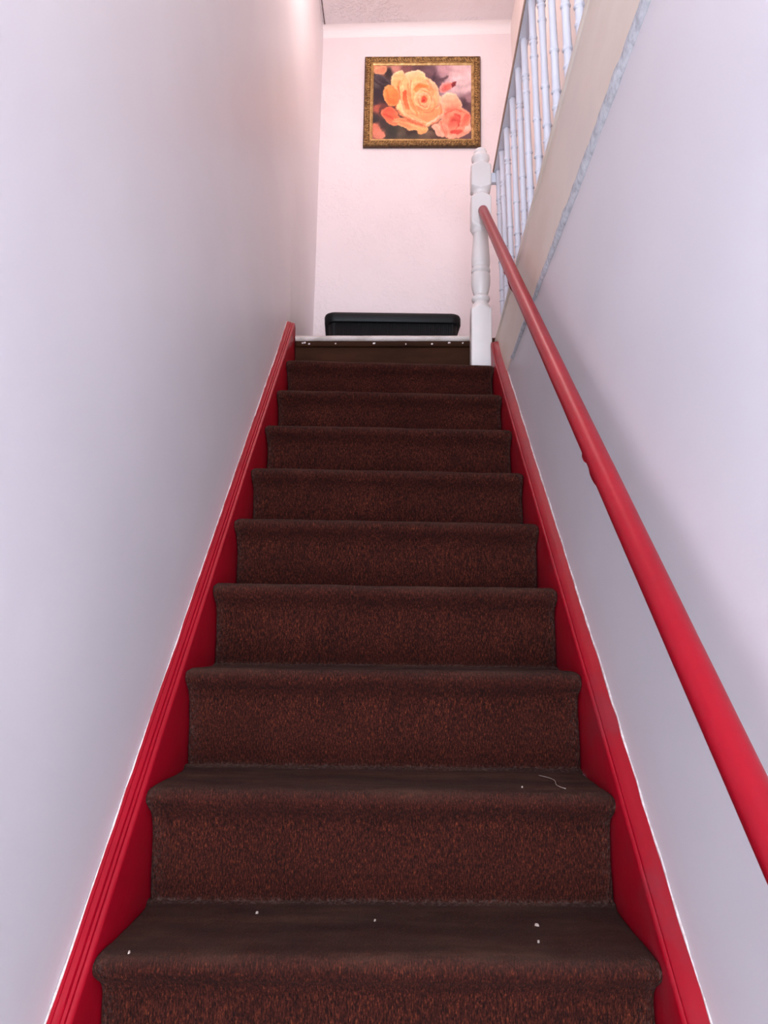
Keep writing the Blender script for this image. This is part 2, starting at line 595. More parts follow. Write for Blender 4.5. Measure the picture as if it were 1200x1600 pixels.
def stringer(side):
    L = side == 'L'
    if L:
        xi, xo, yend = XL - 0.0035, WL + 0.0004, 3.235
        pin = [(0.0, -.02), (1.18, -.017), (1.54, .005), (2.33, .038), (3.0, .047), (3.235, .058)]
        pout = [(0.0, -.012), (1.175, -.010), (1.536, .006), (2.374, .034), (3.0, .052), (3.235, .070)]
        prof = [(0, -0.36), (0, -0.006), (0.03, -0.002), (0.10, 0.0005), (0.22, 0.001), (0.26, -0.0035), (0.30, 0.001), (0.42, 0.0015), (0.47, -0.003),
                (0.52, 0.0015), (0.74, 0.002), (0.77, 0.000), (0.80, 0.002), (0.97, 0.001), (1.0, -0.002), (1.0, -0.36)]
    else:
        xi, xo, yend = XR + 0.0035, WR - 0.0006, 3.066
        pin = [(0.0, .0), (1.17, .002), (1.53, .010), (2.35, -.003), (2.95, .0), (3.0, .008), (3.066, .045)]
        pout = [(0.0, .018), (1.155, .018), (1.51, .029), (2.31, .024), (2.96, .026), (3.066, .046)]
        prof = [(0, -0.36), (0, -0.006), (0.03, -0.001), (0.10, 0.001), (0.16, 0.0005), (0.20, -0.003), (0.24, 0.0005), (0.6, 0.001), (0.97, 0.0), (1.0, -0.002), (1.0, -0.36)]
    ystart = 0.27
    nS = 230
    secs, beads = [], []
    for i in range(nS):
        y = ystart + (yend - ystart) * i / (nS - 1)
        b = nose(y)
        zi = b + interp(y, pin) + 0.0015 * nz(y * 6, 0, 5)
        zo = b + interp(y, pout) + 0.0015 * nz(y * 6, 0, 7)
        tip = max(0, 1 - (yend - y) / 0.03)
        rd = 0.03 * (1 - math.sqrt(max(0, 1 - tip * tip)))
        ring = []
        for t, dz in prof:
            q = zi + (zo - zi) * t
            bot = -0.36 if y > 0.6 else max(-0.36, ZF - q)
            if y > 2.9:
                bot = max(bot, -0.30)
            wob = 0.0009 * nz(y * 35, t * 9, 2) if dz > -0.1 else 0
            ring.append((xi + (xo - xi) * t, y, q + (dz - rd + wob if dz > -0.1 else bot)))
        secs.append(ring)
    v, f = sweep(secs)
    o = fix_normals(mesh_obj('stringer', v, f, M['red'] if L else M['red_worn'], smooth=True))
    em = o.modifiers.new('edges', 'EDGE_SPLIT')
    em.split_angle = math.radians(50)
    o['label'] = 'red grooved side board along the left wall' if L else 'scuffed red side board along the right wall'
    adopt(o, stair)
    # ragged line of filler between board and wall
    secs = []
    n2 = 700
    for i in range(n2):
        y = ystart + (yend - 0.02 - ystart) * i / (n2 - 1)
        z = nose(y) + interp(y, pout)
        s = -1 if L else 1
        base_h = (0.0020 if L else 0.0045)
        h = max(0.0008, base_h + (0.0022 if L else 0.0055) * (nz(y * 18, 1.5, s) + 0.6 * nz(y * 70, 3.5, s)))
        w = max(0.0012, 0.0026 + 0.002 * nz(y * 25, 7.5, s))
        secs.append([(xo, y, z - 0.004), (xo - s * w, y, z - 0.004 + 0.0035), (xo - s * w * 0.8, y, z + h * 0.5), (xo - s * 0.0012, y, z + h), (xo, y, z + h)])
    v, f = sweep(secs)
    bo = fix_normals(mesh_obj('filler_line', v, f, M['bead'], smooth=True))
    bo['label'] = 'ragged white filler line'
    bo.parent = o
    bo.matrix_parent_inverse = Matrix.Identity(4)


stringer('L')
stringer('R')

# bare top riser and the worn white nosing board of the landing
vv = []
yr = YTOP + 0.030
zl8, zr8 = ZLs[8], ZRs[8]
v = [(XL, yr, zl8 - 0.03), (XR, yr, zr8 - 0.03), (XR, yr, 1.335), (XL, yr, 1.347), (XL, yr + 0.02, zl8 - 0.03), (XR, yr + 0.02, zr8 - 0.03), (XR, yr + 0.02, 1.335), (XL, yr + 0.02, 1.347)]
q = [(0, 1, 2, 3), (5, 4, 7, 6), (0, 4, 5, 1), (3, 2, 6, 7), (1, 5, 6, 2), (4, 0, 3, 7)]
o = fix_normals(mesh_obj('riser', v, q, M['riser']))
o['label'] = 'bare dark brown top riser'
adopt(o, stair)
riser = o
pts = [(0.0, 0.0)]
npr = [(0.075, 0.0), (0.016, 0.0), (0.007, -0.002), (0.002, -0.007), (0.0, -0.0125), (0.002, -0.018), (0.007, -0.023), (0.014, -0.025), (0.075, -0.025)]
secs = []
for i in range(120):
    t = i / 119
    x = XL + 0.002 + t * (0.375 - XL)
    zt = 1.372 + (1.357 - 1.372) * t
    secs.append([(x, YTOP + a, zt + b + 0.0008 * nz(x * 22, a * 60, b * 60)) for a, b in npr])
v, f = sweep(secs)
o = fix_normals(mesh_obj('landing_nosing', v, f, M['nosing'], smooth=True))
em = o.modifiers.new('edges', 'EDGE_SPLIT')
em.split_angle = math.radians(50)
o['label'] = 'worn white painted landing edge'
adopt(o, stair)
# brown moulding under the nosing
secs = []
for i in range(60):
    t = i / 59
    x = XL + 0.002 + t * (0.375 - XL)
    zt = 1.347 - 0.015 * t
    secs.append([(x, YTOP + a, zt + b + 0.0010 * nz(x * 15, a * 40, 4)) for a, b in ((0.029, 0.0), (0.012, 0.0), (0.010, -0.004), (0.012, -0.020), (0.018, -0.024), (0.029, -0.022))])
v, f = sweep(secs)
mo = fix_normals(mesh_obj('moulding', v, f, M['riser'], smooth=True))
mo['label'] = 'dark brown strip under the landing edge'
adopt(mo, stair)
# chips of white paint left on that strip
for px, w in ((-0.435, 0.014), (-0.428, 0.020), (-0.407, 0.012), (-0.29, 0.008), (-0.12, 0.016), (0.02, 0.008), (0.135, 0.011), (0.21, 0.016), (0.27, 0.01)):
    t = (px - XL) / (0.375 - XL)
    zt = 1.347 - 0.015 * t - 0.008 - 0.006 * random.random()
    m = 9
    vv = []
    for q in range(m):
        a = 2 * math.pi * q / m
        rr = 0.6 + 0.4 * random.random()
        vv.append((px + math.cos(a) * w * 0.5 * rr, YTOP + 0.0095, zt + math.sin(a) * 0.0045 * rr))
    vv += [(x, YTOP + 0.013, z) for x, y, z in vv]
    ff = [tuple(range(m)), tuple(range(2 * m - 1, m - 1, -1))] + [(q, (q + 1) % m, m + (q + 1) % m, m + q) for q in range(m)]
    co = fix_normals(mesh_obj('paint_chip', vv, ff, M['bead']))
    co['label'] = 'fleck of white paint'
    co.parent = mo
    co.matrix_parent_inverse = Matrix.Identity(4)

# ------------------------------------------------------------------ newel post
NX, NY, NH = 0.343, 3.1235, 0.0435
NZB = ZRs[8] + 0.006
newel = empty('newel_post', (NX, NY, NZB), 'white turned wooden newel post at the top of the stairs beside the landing edge', 'newel post')


def turned(zr, n=72, half=NH, lean=0.0):
    """rings of square-cut-by-lathe section; zr = [(z, lathe radius)]"""
    secs = []
    for z, r in zr:
        ring = []
        for i in range(n):
            a = 2 * math.pi * (i + 0.5) / n
            q = min(half / max(abs(math.cos(a)), abs(math.sin(a))), r)
            ring.append((q * math.cos(a), q * math.sin(a), z))
        secs.append(ring)
    return secs


def dens(pts, step=0.003):
    out = []
    for (a, ra), (b, rb) in zip(pts, pts[1:]):
        m = max(1, int(abs(b - a) / step))
        for i in range(m):
            out.append((a + (b - a) * i / m, ra + (rb - ra) * i / m))
    out.append(pts[-1])
    return out


SQ = NH * 1.45


def coved(z0, r0, z1, r1, n=8, convex=True):
    o = []
    for i in range(n + 1):
        t = i / n
        s = math.sin(t * math.pi / 2) if convex else 1 - math.cos(t * math.pi / 2)
        o.append((z0 + (z1 - z0) * t, r0 + (r1 - r0) * s))
    return o


zb = NZB
post = [(zb, SQ), (1.395, SQ), (1.425, SQ), (1.440, 0.047), (1.452, 0.040), (1.462, 0.036), (1.470, 0.031), (1.474, 0.029),
        (1.478, 0.034), (1.484, 0.0385), (1.491, 0.0395), (1.498, 0.037), (1.503, 0.030), (1.507, 0.0285), (1.513, 0.031), (1.530, 0.0365), (1.552, 0.0405), (1.578, 0.0415), (1.600, 0.0405), (1.607, 0.0375),
        (1.610, 0.0345), (1.613, 0.039), (1.619, 0.0418), (1.626, 0.041), (1.631, 0.037), (1.634, 0.0350), (1.645, 0.0390), (1.665, 0.0405), (1.69, 0.0395), (1.72, 0.0372), (1.755, 0.0350), (1.785, 0.0335),
        (1.792, 0.0318), (1.796, 0.035), (1.803, 0.039), (1.810, 0.0405), (1.815, 0.044), (1.822, 0.049), (1.832, 0.056), (1.846, SQ), (1.90, SQ), (1.945, SQ), (1.958, 0.056), (1.968, 0.047), (1.974, 0.041),
        (1.979, 0.036), (1.985, 0.034), (1.992, 0.035), (1.998, 0.041), (2.006, 0.052), (2.016, SQ), (2.05, SQ), (2.095, SQ), (2.110, 0.056), (2.118, 0.048), (2.124, 0.040), (2.128, 0.033)]
fin = [(2.127, 0.033), (2.131, 0.0315), (2.140, 0.0325), (2.148, 0.036), (2.153, 0.0392), (2.160, 0.041), (2.167, 0.0405), (2.172, 0.038), (2.176, 0.033), (2.179, 0.0285), (2.183, 0.0275), (2.187, 0.0285),
       (2.194, 0.0295), (2.200, 0.0275), (2.205, 0.023), (2.209, 0.015), (2.2105, 0.0)]
LEAN = 0.021 / 0.80
for nm, prof in (('post', post), ('finial', fin)):
    secs = turned(dens(prof))
    secs = [[(NX + x + LEAN * (z - 1.40) * (1 if z > 1.40 else 1), NY + y, z) for x, y, z in s] for s in secs]
    v, f = sweep(secs)
    o = fix_normals(mesh_obj(nm, v, f, M['gloss_white'], smooth=True))
    em = o.modifiers.new('edges', 'EDGE_SPLIT')
    em.split_angle = math.radians(38)
    adopt(o, newel)

# ------------------------------------------------------------------ red handrail
P1 = Vector((0.362, 3.0775, 1.883))
P0 = Vector((0.345, 0.785, -0.170))
dr = (P1 - P0).normalized()
P00 = P0 - dr * 0.55
hand = empty('handrail', (P00.x, P00.y, P00.z), 'red painted handrail sloping up the right wall to the newel post', 'handrail')
sx = Vector((1, 0, 0))
sz = sx.cross(dr).normalized()
sx = dr.cross(sz).normalized()
RR = 0.0208
prof = []
for i in range(40):
    a = math.radians(-52 + 284 * i / 39)
    prof.append((RR * math.cos(a), RR * math.sin(a) * 1.02))
secs = []
Lr = (P1 - P00).length
n = 160
for i in range(n):
    s = Lr * i / (n - 1)
    c = P00 + dr * s
    # upper end is cut upright where it meets the post
    ring = []
    for a, b in prof:
        wob = 1 + 0.015 * nz(s * 5, a * 40, b * 40)
        q = c + sx * a * wob + sz * b * wob
        if s > Lr - 0.08:
            q = q + dr * (min(P1.y, q.y) - q.y)
        ring.append(tuple(q))
    secs.append(ring)
v, f = sweep(secs)
o = fix_normals(mesh_obj('rail', v, f, M['red'], smooth=True))
em = o.modifiers.new('edges', 'EDGE_SPLIT')
em.split_angle = math.radians(40)
adopt(o, hand)


def tube(path, r, n=14, flat=1.0):
    secs = []
    for i, p in enumerate(path):
        p = Vector(p)
        d = (Vector(path[min(i + 1, len(path) - 1)]) - Vector(path[max(i - 1, 0)])).normalized()
        u = d.cross(Vector((0, 1, 0.3))).normalized()
        w = d.cross(u)
        rr = r[i] if isinstance(r, (list, tuple)) else r
        secs.append([tuple(p + u * rr * math.cos(2 * math.pi * j / n) + w * rr * flat * math.sin(2 * math.pi * j / n)) for j in range(n)])
    return sweep(secs)


for yb in (1.375, 2.35):
    c = P0 + dr * ((yb - P0.y) / dr.y)
    bot = c - sz * RR * 0.80
    # saddle plate under the rail
    secs = []
    for i in range(13):
        t = -1 + 2 * i / 12
        hw = 0.0178 * math.sqrt(max(0.02, 1 - t ** 4))
        q = bot + dr * 0.022 * t
        th = 0.003
        secs.append([tuple(q + sx * a * hw + sz * b) for a, b in ((-1, 0.004), (-1, -th * .6), (-0.6, -th), (0.6, -th), (1, -th * .6), (1, 0.004))])
    v1, f1 = sweep(secs)
    path = []
    wx = WR - 0.001
    for i in range(12):
        t = i / 11
        x = bot.x + (wx - bot.x) * (1 - math.cos(t * math.pi / 2))
        dn = 0.003 + 0.072 * math.sin(t * math.pi / 2)
        path.append((x, bot.y - sz.y * dn, bot.z - sz.z * dn))
    v2, f2 = tube(path, 0.0065)
    n1 = len(v1)
    # wall rose
    secs = []
    for xx, r in ((wx, 0.020), (wx - 0.004, 0.020), (wx - 0.007, 0.016), (wx - 0.009, 0.008)):
        secs.append([(xx, path[-1][1] + r * math.cos(2 * math.pi * j / 20), path[-1][2] + r * math.sin(2 * math.pi * j / 20)) for j in range(20)])
    v3, f3 = sweep(secs)
    n2 = n1 + len(v2)
    o = fix_normals(mesh_obj('bracket', v1 + v2 + v3, f1 + [tuple(i + n1 for i in q) for q in f2] + [tuple(i + n2 for i in q) for q in f3], M['red'], smooth=True))
    em = o.modifiers.new('edges', 'EDGE_SPLIT')
    em.split_angle = math.radians(45)
    adopt(o, hand)

# ------------------------------------------------------------------ balustrade along the upper floor edge
bal = empty('balustrade', (0.44, 1.9, 1.34), 'white balustrade of bamboo-turned balusters above the cream board on the right', 'balustrade')
BX = 0.44
# top rail
def rail_sweep(prof, y1):
    secs = []
    for i in range(60):
        y = -0.9 + i * (y1 + 0.9) / 59
        z = 2.092 + 0.006 * (y - 1.5)
        b = 0.0012 * nz(y * 3, 0, 8)
        secs.append([(BX + a + b, y, z + c) for a, c in prof])
    return sweep(secs)


v, f = rail_sweep([(-0.018, 0.0), (-0.018, 0.026), (-0.012, 0.036), (0.0, 0.040), (0.012, 0.036), (0.018, 0.026), (0.018, 0.0)], 3.15)
o = fix_normals(mesh_obj('top_rail', v, f, M['baluster']))
adopt(o, bal)
v, f = rail_sweep([(-0.0185, -0.002), (-0.0185, 0.024), (-0.0205, 0.024), (-0.0215, 0.018), (-0.0215, 0.004), (-0.0205, -0.002)], 3.15)
te = fix_normals(mesh_obj('rail_edge', v, f, M['rail_wood']))
te['label'] = 'brown worn edge of the top rail'
te.parent = o
te.matrix_parent_inverse = Matrix.Identity(4)
# short white piece tying the rail to the post
o = box('rail_end', 0.409, BX + 0.016, 3.130, 3.156, 2.052, 2.100, M['baluster'], None, 0.004)
o['label'] = 'white painted rail end piece'
adopt(o, bal)


def ring_r(z, rings):
    r = 0.0
    for zc, h in rings:
        r = max(r, h * math.exp(-((z - zc) / 0.0042) ** 2))
    return r


YBs = [1.08, 1.217, 1.354, 1.492, 1.63, 1.766, 1.919, 2.06, 2.206, 2.371, 2.508, 2.664, 2.837, 2.985, 3.120]
src = None
rings = [(1.957, 0.0028), (1.941, 0.0030), (1.890, 0.0032), (1.660, 0.0032), (1.530, 0.0032), (1.480, 0.0026)]
zz = np.concatenate([np.linspace(1.36, 1.44, 8), np.linspace(1.445, 2.0, 230), np.linspace(2.005, 2.098, 14)])
node_z = [1.36, 1.48, 1.53, 1.66, 1.89, 1.941, 1.957, 2.098]
secs = []
for z in zz:
    r = 0.0120 + 0.0006 * math.cos((z - 1.4) * 9)
    for a, b in zip(node_z, node_z[1:]):
        if a <= z <= b:
            t = (z - a) / (b - a)
            r += 0.0016 * (abs(2 * t - 1) ** 3) - 0.0008          # canes swell towards their knots
    # V groove next to a raised bead
    for zc, h in rings:
        r += h * 0.60 * math.exp(-((z - zc) / 0.003) ** 2) - h * 1.1 * math.exp(-((z - zc + 0.006) / 0.0022) ** 2)
    secs.append([(r * math.cos(2 * math.pi * j / 20), r * math.sin(2 * math.pi * j / 20), z - 1.36) for j in range(20)])
v, f = sweep(secs)
bsrc = mesh_obj('baluster', v, f, M['baluster'], None, smooth=True, z0=0)
fix_normals(bsrc)
for i, y in enumerate(YBs):
    o = bsrc if i == 0 else bsrc.copy()
    if i:
        COL.objects.link(o)
    zt = interp(y, [(-0.9, 1.363), (1.43, 1.356), (3.14, 1.303)])
    o.location = (BX - bal.location.x, y - bal.location.y, 1.36 + OZ - bal.location.z)
    o.parent = bal
# base rail carrying the balusters
secs = []
for i in range(40):
    y = -0.9 + i * (3.20 + 0.9) / 39
    zt = interp(y, [(-0.9, 1.364), (1.43, 1.357), (3.14, 1.304)])
    secs.append([(0.422, y, zt + 0.001), (0.422, y, 1.366), (0.426, y, 1.370), (0.454, y, 1.370), (0.458, y, 1.366), (0.458, y, 1.300), (0.438, y, 1.300), (0.438, y, zt + 0.001)])
v, f = sweep(secs)
adopt(fix_normals(mesh_obj('base_rail', v, f, M['baluster'])), bal)

# ------------------------------------------------------------------ rose picture
PCX, PCZ, PW, PH, PROT = 0.149, 3.438, 0.735, 0.636, math.radians(-1.35)
pic = empty('framed_picture', (PCX, YB - 0.004, PCZ - PH / 2), 'framed painting of peach roses in an ornate gold frame on the back wall', 'picture')


def pic_xf(x, d, z):
    """local picture plane (x right, z up from the centre, d towards the viewer) -> scene"""
    c, s = math.cos(PROT), math.sin(PROT)
    return (PCX + x * c - z * s, YB - 0.002 - d, PCZ + x * s + z * c)


def frame_part(name, prof, mat, seg=40):
    """prof: (inset from outer edge, depth) loop, mitred round the four sides"""
    loops = []
    hw, hh = PW / 2, PH / 2
    corners = [(-1, -1), (1, -1), (1, 1), (-1, 1)]
    for ci in range(4):
        a, b = corners[ci], corners[(ci + 1) % 4]
        for s in range(seg):
            t = s / seg
            ring = []
            for ins, d in prof:
                ax, az = a[0] * (hw - ins), a[1] * (hh - ins)
                bx, bz = b[0] * (hw - ins), b[1] * (hh - ins)
                ring.append(pic_xf(ax + (bx - ax) * t, d, az + (bz - az) * t))
            loops.append(ring)
    n = len(prof)
    v = [p for l in loops for p in l]
    f = []
    for i in range(len(loops)):
        for j in range(n):
            a, b = i * n + j, i * n + (j + 1) % n
            c, d = ((i + 1) % len(loops)) * n + (j + 1) % n, ((i + 1) % len(loops)) * n + j
            f.append((a, b, c, d))
    o = fix_normals(mesh_obj(name, v, f, mat))
    return adopt(o, pic)


outer = frame_part('frame', [(0, 0), (0, 0.020), (0.003, 0.026), (0.008, 0.030), (0.013, 0.030), (0.018, 0.026), (0.030, 0.022), (0.036, 0.020), (0.036, 0.0)], M['gold'])
outer['label'] = 'carved antique gold frame'
lip = frame_part('inner_lip', [(0.0355, 0.0), (0.0355, 0.018), (0.039, 0.0215), (0.043, 0.0215), (0.046, 0.017), (0.052, 0.014), (0.056, 0.010), (0.056, 0.0)], M['gold_lip'])
lip['label'] = 'smooth bright gold inner lip'
edge = frame_part('outer_edge', [(-0.004, 0.0), (-0.004, 0.015), (-0.001, 0.018), (0.001, 0.018), (0.001, 0.0)], M['frame_dark'])
edge['label'] = 'dark brown outer edge'
# carved scroll relief on the frame
vv, ff = [], []


def blob(cx, cz, ang, a, b, d0, h):
    n0 = len(vv)
    for i in range(4):
        ph = math.pi / 2 * i / 3
        for j in range(10):
            th = 2 * math.pi * j / 10
            lx, lz = a * math.cos(ph) * math.cos(th), b * math.cos(ph) * math.sin(th)
            x = cx + lx * math.cos(ang) - lz * math.sin(ang)
            z = cz + lx * math.sin(ang) + lz * math.cos(ang)
            vv.append(pic_xf(x, d0 + h * math.sin(ph), z))
    ff.extend(grid_faces(4, 10, n0, True))


for side in range(4):
    ln = PW if side % 2 == 0 else PH
    m = int(ln / 0.0165)
    for i in range(m):
        t = -ln / 2 + (i + 0.5) * ln / m
        for kx, (ins, ang, a, b) in enumerate(((0.020, 0.7, 0.0075, 0.0030), (0.0265, -0.8, 0.006, 0.0026), (0.0115, 0.0, 0.0032, 0.0026))):
            tt = t + (0.004 if kx == 1 else 0)
            if abs(tt) > ln / 2 - ins - 0.004:
                continue
            if side == 0:
                p = (tt, PH / 2 - ins, ang)
            elif side == 2:
                p = (tt, -PH / 2 + ins, -ang)
            elif side == 1:
                p = (PW / 2 - ins, tt, math.pi / 2 + ang)
            else:
                p = (-PW / 2 + ins, tt, math.pi / 2 - ang)
            blob(p[0], p[1], p[2] * (1 if i % 2 else -1), a, b, 0.0225 if kx else 0.024, 0.005)
o = fix_normals(mesh_obj('carving', vv, ff, M['gold_lip'], smooth=True))
o.parent = outer
o.matrix_parent_inverse = Matrix.Identity(4)
o['label'] = 'raised gold scrollwork'

# --- the painted roses, as colours on a fine canvas grid
GX, GY = 250, 180
uu, vq = np.meshgrid(np.linspace(148, 1058, GX), np.linspace(127, 780, GY))
P = np.stack([uu.ravel(), vq.ravel()], 1)
rng = np.random.RandomState(3)
# hand wobble so that edges look brushed
wx_ = np.array([nz(a * 0.018, b * 0.018, 1.0) + 0.6 * nz(a * 0.05, b * 0.05, 2.0) for a, b in P]) * 11
wy_ = np.array([nz(a * 0.018, b * 0.018, 5.0) + 0.6 * nz(a * 0.05, b * 0.05, 7.0) for a, b in P]) * 11
Pw = P + np.stack([wx_, wy_], 1)
bgc = [(160, 150, 226, 152, 112), (230, 160, 222, 150, 118), (290, 190, 66, 58, 62), (345, 150, 205, 150, 132), (450, 150, 140, 98, 98), (560, 150, 108, 84, 90), (680, 190, 122, 98, 108),
       (800, 165, 200, 165, 166), (950, 170, 232, 198, 192), (1040, 200, 238, 208, 204), (700, 270, 92, 74, 90), (900, 330, 214, 190, 186), (1000, 330, 228, 202, 198), (940, 250, 240, 212, 206),
       (1040, 420, 160, 130, 134), (1000, 470, 92, 74, 86), (1045, 500, 108, 84, 92), (180, 230, 66, 62, 74), (230, 290, 58, 50, 62), (200, 380, 58, 50, 64), (170, 450, 66, 54, 66),
       (190, 505, 192, 106, 86), (235, 515, 120, 70, 66), (165, 600, 58, 54, 60), (260, 650, 66, 58, 60), (320, 720, 52, 58, 54), (420, 745, 98, 88, 76), (500, 715, 58, 48, 46), (520, 765, 80, 74, 66),
       (170, 690, 202, 122, 98), (220, 745, 214, 132, 106), (640, 745, 112, 96, 82), (720, 765, 88, 70, 66), (1045, 740, 112, 88, 92), (160, 770, 168, 110, 92), (300, 770, 68, 64, 60), (620, 240, 120, 96, 104),
       (250, 420, 62, 52, 62)]
bp = np.array(bgc, float)
d2 = ((Pw[:, None, :] - bp[None, :, :2]) ** 2).sum(2) + 60
wgt = d2 ** -1.9
img = (wgt[:, :, None] * bp[None, :, 2:]).sum(1) / wgt.sum(1)[:, None]


def smooth_poly(p, it=2):
    p = np.array(p, float)
    for _ in range(it):
        q = np.roll(p, -1, 0)
        p = np.stack([0.75 * p + 0.25 * q, 0.25 * p + 0.75 * q], 1).reshape(-1, 2)
    return p


def sdist(p, pts):
    d = np.full(len(pts), 1e9)
    ins = np.zeros(len(pts), bool)
    for a, b in zip(p, np.roll(p, -1, 0)):
        e = b - a
        w = pts - a
        t = np.clip((w @ e) / max(e @ e, 1e-9), 0, 1)
        d = np.minimum(d, ((w - t[:, None] * e) ** 2).sum(1))
        c = ((a[1] > pts[:, 1]) != (b[1] > pts[:, 1]))
        xi = a[0] + (pts[:, 1] - a[1]) * e[0] / (e[1] if abs(e[1]) > 1e-9 else 1e-9)
        ins ^= c & (pts[:, 0] < xi)
    return np.where(ins, -1, 1) * np.sqrt(d)


def petal(poly, c0, c1, ang=90, rim=None, soft=5, rimw=14):
    """c0 -> c1 along direction ang (degrees, 0 = right, 90 = down); rim = colour of the turned edge"""
    global img
    p = smooth_poly(poly)
    sd = sdist(p, Pw)
    al = np.clip(0.5 - sd / (2 * soft), 0, 1)
    dv = np.array([math.cos(math.radians(ang)), math.sin(math.radians(ang))])
    s = p @ dv
    t = np.clip((Pw @ dv - s.min()) / (s.max() - s.min()), 0, 1)[:, None]
    col = np.array(c0, float) * (1 - t) + np.array(c1, float) * t
    if rim is not None:
        e = np.exp(-(np.clip(-sd, 0, None) / rimw) ** 2)[:, None] * 0.6
        col = col * (1 - e) + np.array(rim, float) * e
    img = img * (1 - al[:, None]) + col * al[:, None]


def ell(cx, cy, rx, ry, rot=0, a0=0, a1=360, n=30):
    o = []
    for i in range(n):
        a = math.radians(a0 + (a1 - a0) * i / n)
        x, y = rx * math.cos(a), ry * math.sin(a)
        r = math.radians(rot)
        o.append((cx + x * math.cos(r) - y * math.sin(r), cy + x * math.sin(r) + y * math.cos(r)))
    return o


def stroke(path, col, w=5, op=0.8):
    global img
    path = np.array(path, float)
    for _ in range(2):
        q = [path[0]]
        for a, b in zip(path, path[1:]):
            q += [0.75 * a + 0.25 * b, 0.25 * a + 0.75 * b]
        q.append(path[-1])
        path = np.array(q)
    d = np.full(len(Pw), 1e9)
    for a, b in zip(path, path[1:]):
        e = b - a
        t = np.clip(((Pw - a) @ e) / max(e @ e, 1e-9), 0, 1)
        d = np.minimum(d, ((Pw - a - t[:, None] * e) ** 2).sum(1))
    al = (op * np.exp(-d / (w * w)))[:, None]
    img = img * (1 - al) + np.array(col, float) * al


# leaves
petal([(150, 215), (220, 208), (285, 255), (300, 300), (250, 312), (180, 275)], (88, 82, 92), (52, 46, 58), 60, (120, 112, 116), 6, 10)
petal([(150, 270), (200, 300), (230, 350), (180, 340), (150, 320)], (104, 100, 100), (62, 56, 66), 60)
petal([(740, 262), (790, 245), (855, 210), (835, 250), (780, 280)], (96, 76, 90), (132, 108, 114), 0)
petal([(690, 210), (740, 190), (720, 250), (690, 265)], (104, 84, 98), (80, 64, 82), 90)
petal([(380, 720), (440, 715), (480, 770), (400, 778)], (112, 104, 90), (70, 66, 60), 40)
petal([(610, 735), (680, 700), (760, 745), (700, 770)], (132, 112, 96), (92, 76, 66), 60)
petal([(190, 560), (255, 520), (245, 550)], (66, 44, 46), (66, 44, 46))
petal([(150, 200), (160, 132), (255, 132), (275, 165), (250, 200), (190, 210)], (236, 168, 124), (214, 138, 104), 70, (240, 186, 144))
petal([(150, 640), (200, 660), (250, 720), (272, 778), (150, 778)], (214, 128, 100), (228, 150, 122), 60)
# bud
petal([(755, 335), (780, 288), (830, 275), (885, 285), (905, 300), (870, 338), (820, 368), (772, 372)], (246, 168, 150), (214, 92, 86), 45, (248, 186, 170))
petal([(800, 320), (850, 300), (880, 320), (830, 350)], (226, 104, 92), (238, 140, 122), 0)
petal([(868, 300), (905, 262), (922, 272), (900, 310), (880, 338)], (160, 66, 70), (126, 54, 62), 45)
# big rose, outer petals
petal([(215, 552), (280, 488), (350, 508), (400, 580), (445, 622), (385, 648), (350, 668), (290, 640), (250, 600)], (236, 96, 74), (250, 142, 92), 70, (248, 158, 110))
petal([(300, 302), (250, 325), (235, 380), (245, 440), (285, 482), (340, 497), (375, 470), (395, 410), (385, 330), (340, 300)], (253, 172, 98), (240, 122, 66), 50, (252, 190, 118))
petal([(300, 252), (330, 205), (380, 175), (428, 180), (440, 230), (420, 300), (395, 405), (350, 325), (305, 296)], (254, 214, 152), (250, 172, 98), 80, (254, 224, 172))
petal([(330, 612), (400, 588), (480, 605), (560, 635), (645, 665), (668, 695), (632, 735), (582, 740), (552, 702), (490, 706), (420, 672), (370, 650)], (240, 126, 84), (254, 200, 132), 70, (254, 206, 140))
petal([(545, 700), (590, 680), (650, 690), (640, 730), (585, 742)], (252, 190, 120), (250, 168, 104), 90)
petal([(395, 250), (440, 205), (500, 178), (560, 166), (618, 195), (648, 245), (708, 270), (748, 315), (758, 370), (778, 420), (792, 480), (810, 555), (780, 602), (700, 652), (640, 682), (560, 655), (480, 622), (430, 582), (372, 542), (358, 485), (388, 400), (380, 320)],
      (254, 208, 142), (248, 158, 104), 70, (254, 216, 160), 5, 22)
petal([(440, 210), (500, 178), (560, 166), (618, 196), (650, 250), (610, 275), (540, 285), (500, 300), (480, 270)], (255, 226, 172), (252, 190, 120), 80, (255, 228, 176))
petal([(648, 248), (705, 272), (748, 318), (758, 380), (778, 430), (760, 510), (720, 520), (705, 440), (690, 370), (640, 310)], (254, 206, 158), (250, 172, 126), 60, (255, 220, 178))
petal([(362, 460), (398, 425), (420, 500), (450, 570), (520, 608), (600, 622), (655, 650), (590, 660), (500, 628), (440, 588), (375, 542)], (254, 218, 152), (252, 190, 126), 40, (255, 226, 166))
petal([(455, 560), (520, 570), (600, 610), (680, 640), (640, 665), (540, 630), (470, 600)], (246, 150, 92), (250, 186, 130), 30, (254, 214, 156))
petal([(640, 640), (720, 610), (800, 540), (812, 570), (770, 612), (690, 655)], (252, 196, 148), (250, 176, 134), 0, (254, 214, 172))
petal([(380, 330), (420, 290), (440, 340), (425, 420), (400, 400)], (254, 218, 150), (250, 180, 108), 80, (254, 226, 168))
petal([(422, 350), (458, 345), (480, 420), (495, 515), (455, 525), (420, 440)], (236, 106, 64), (244, 142, 88), 80)
petal([(490, 250), (525, 285), (505, 360), (505, 440), (535, 520), (590, 560), (540, 568), (492, 530), (468, 440), (462, 350)], (254, 214, 152), (250, 184, 118), 80, (254, 222, 164))
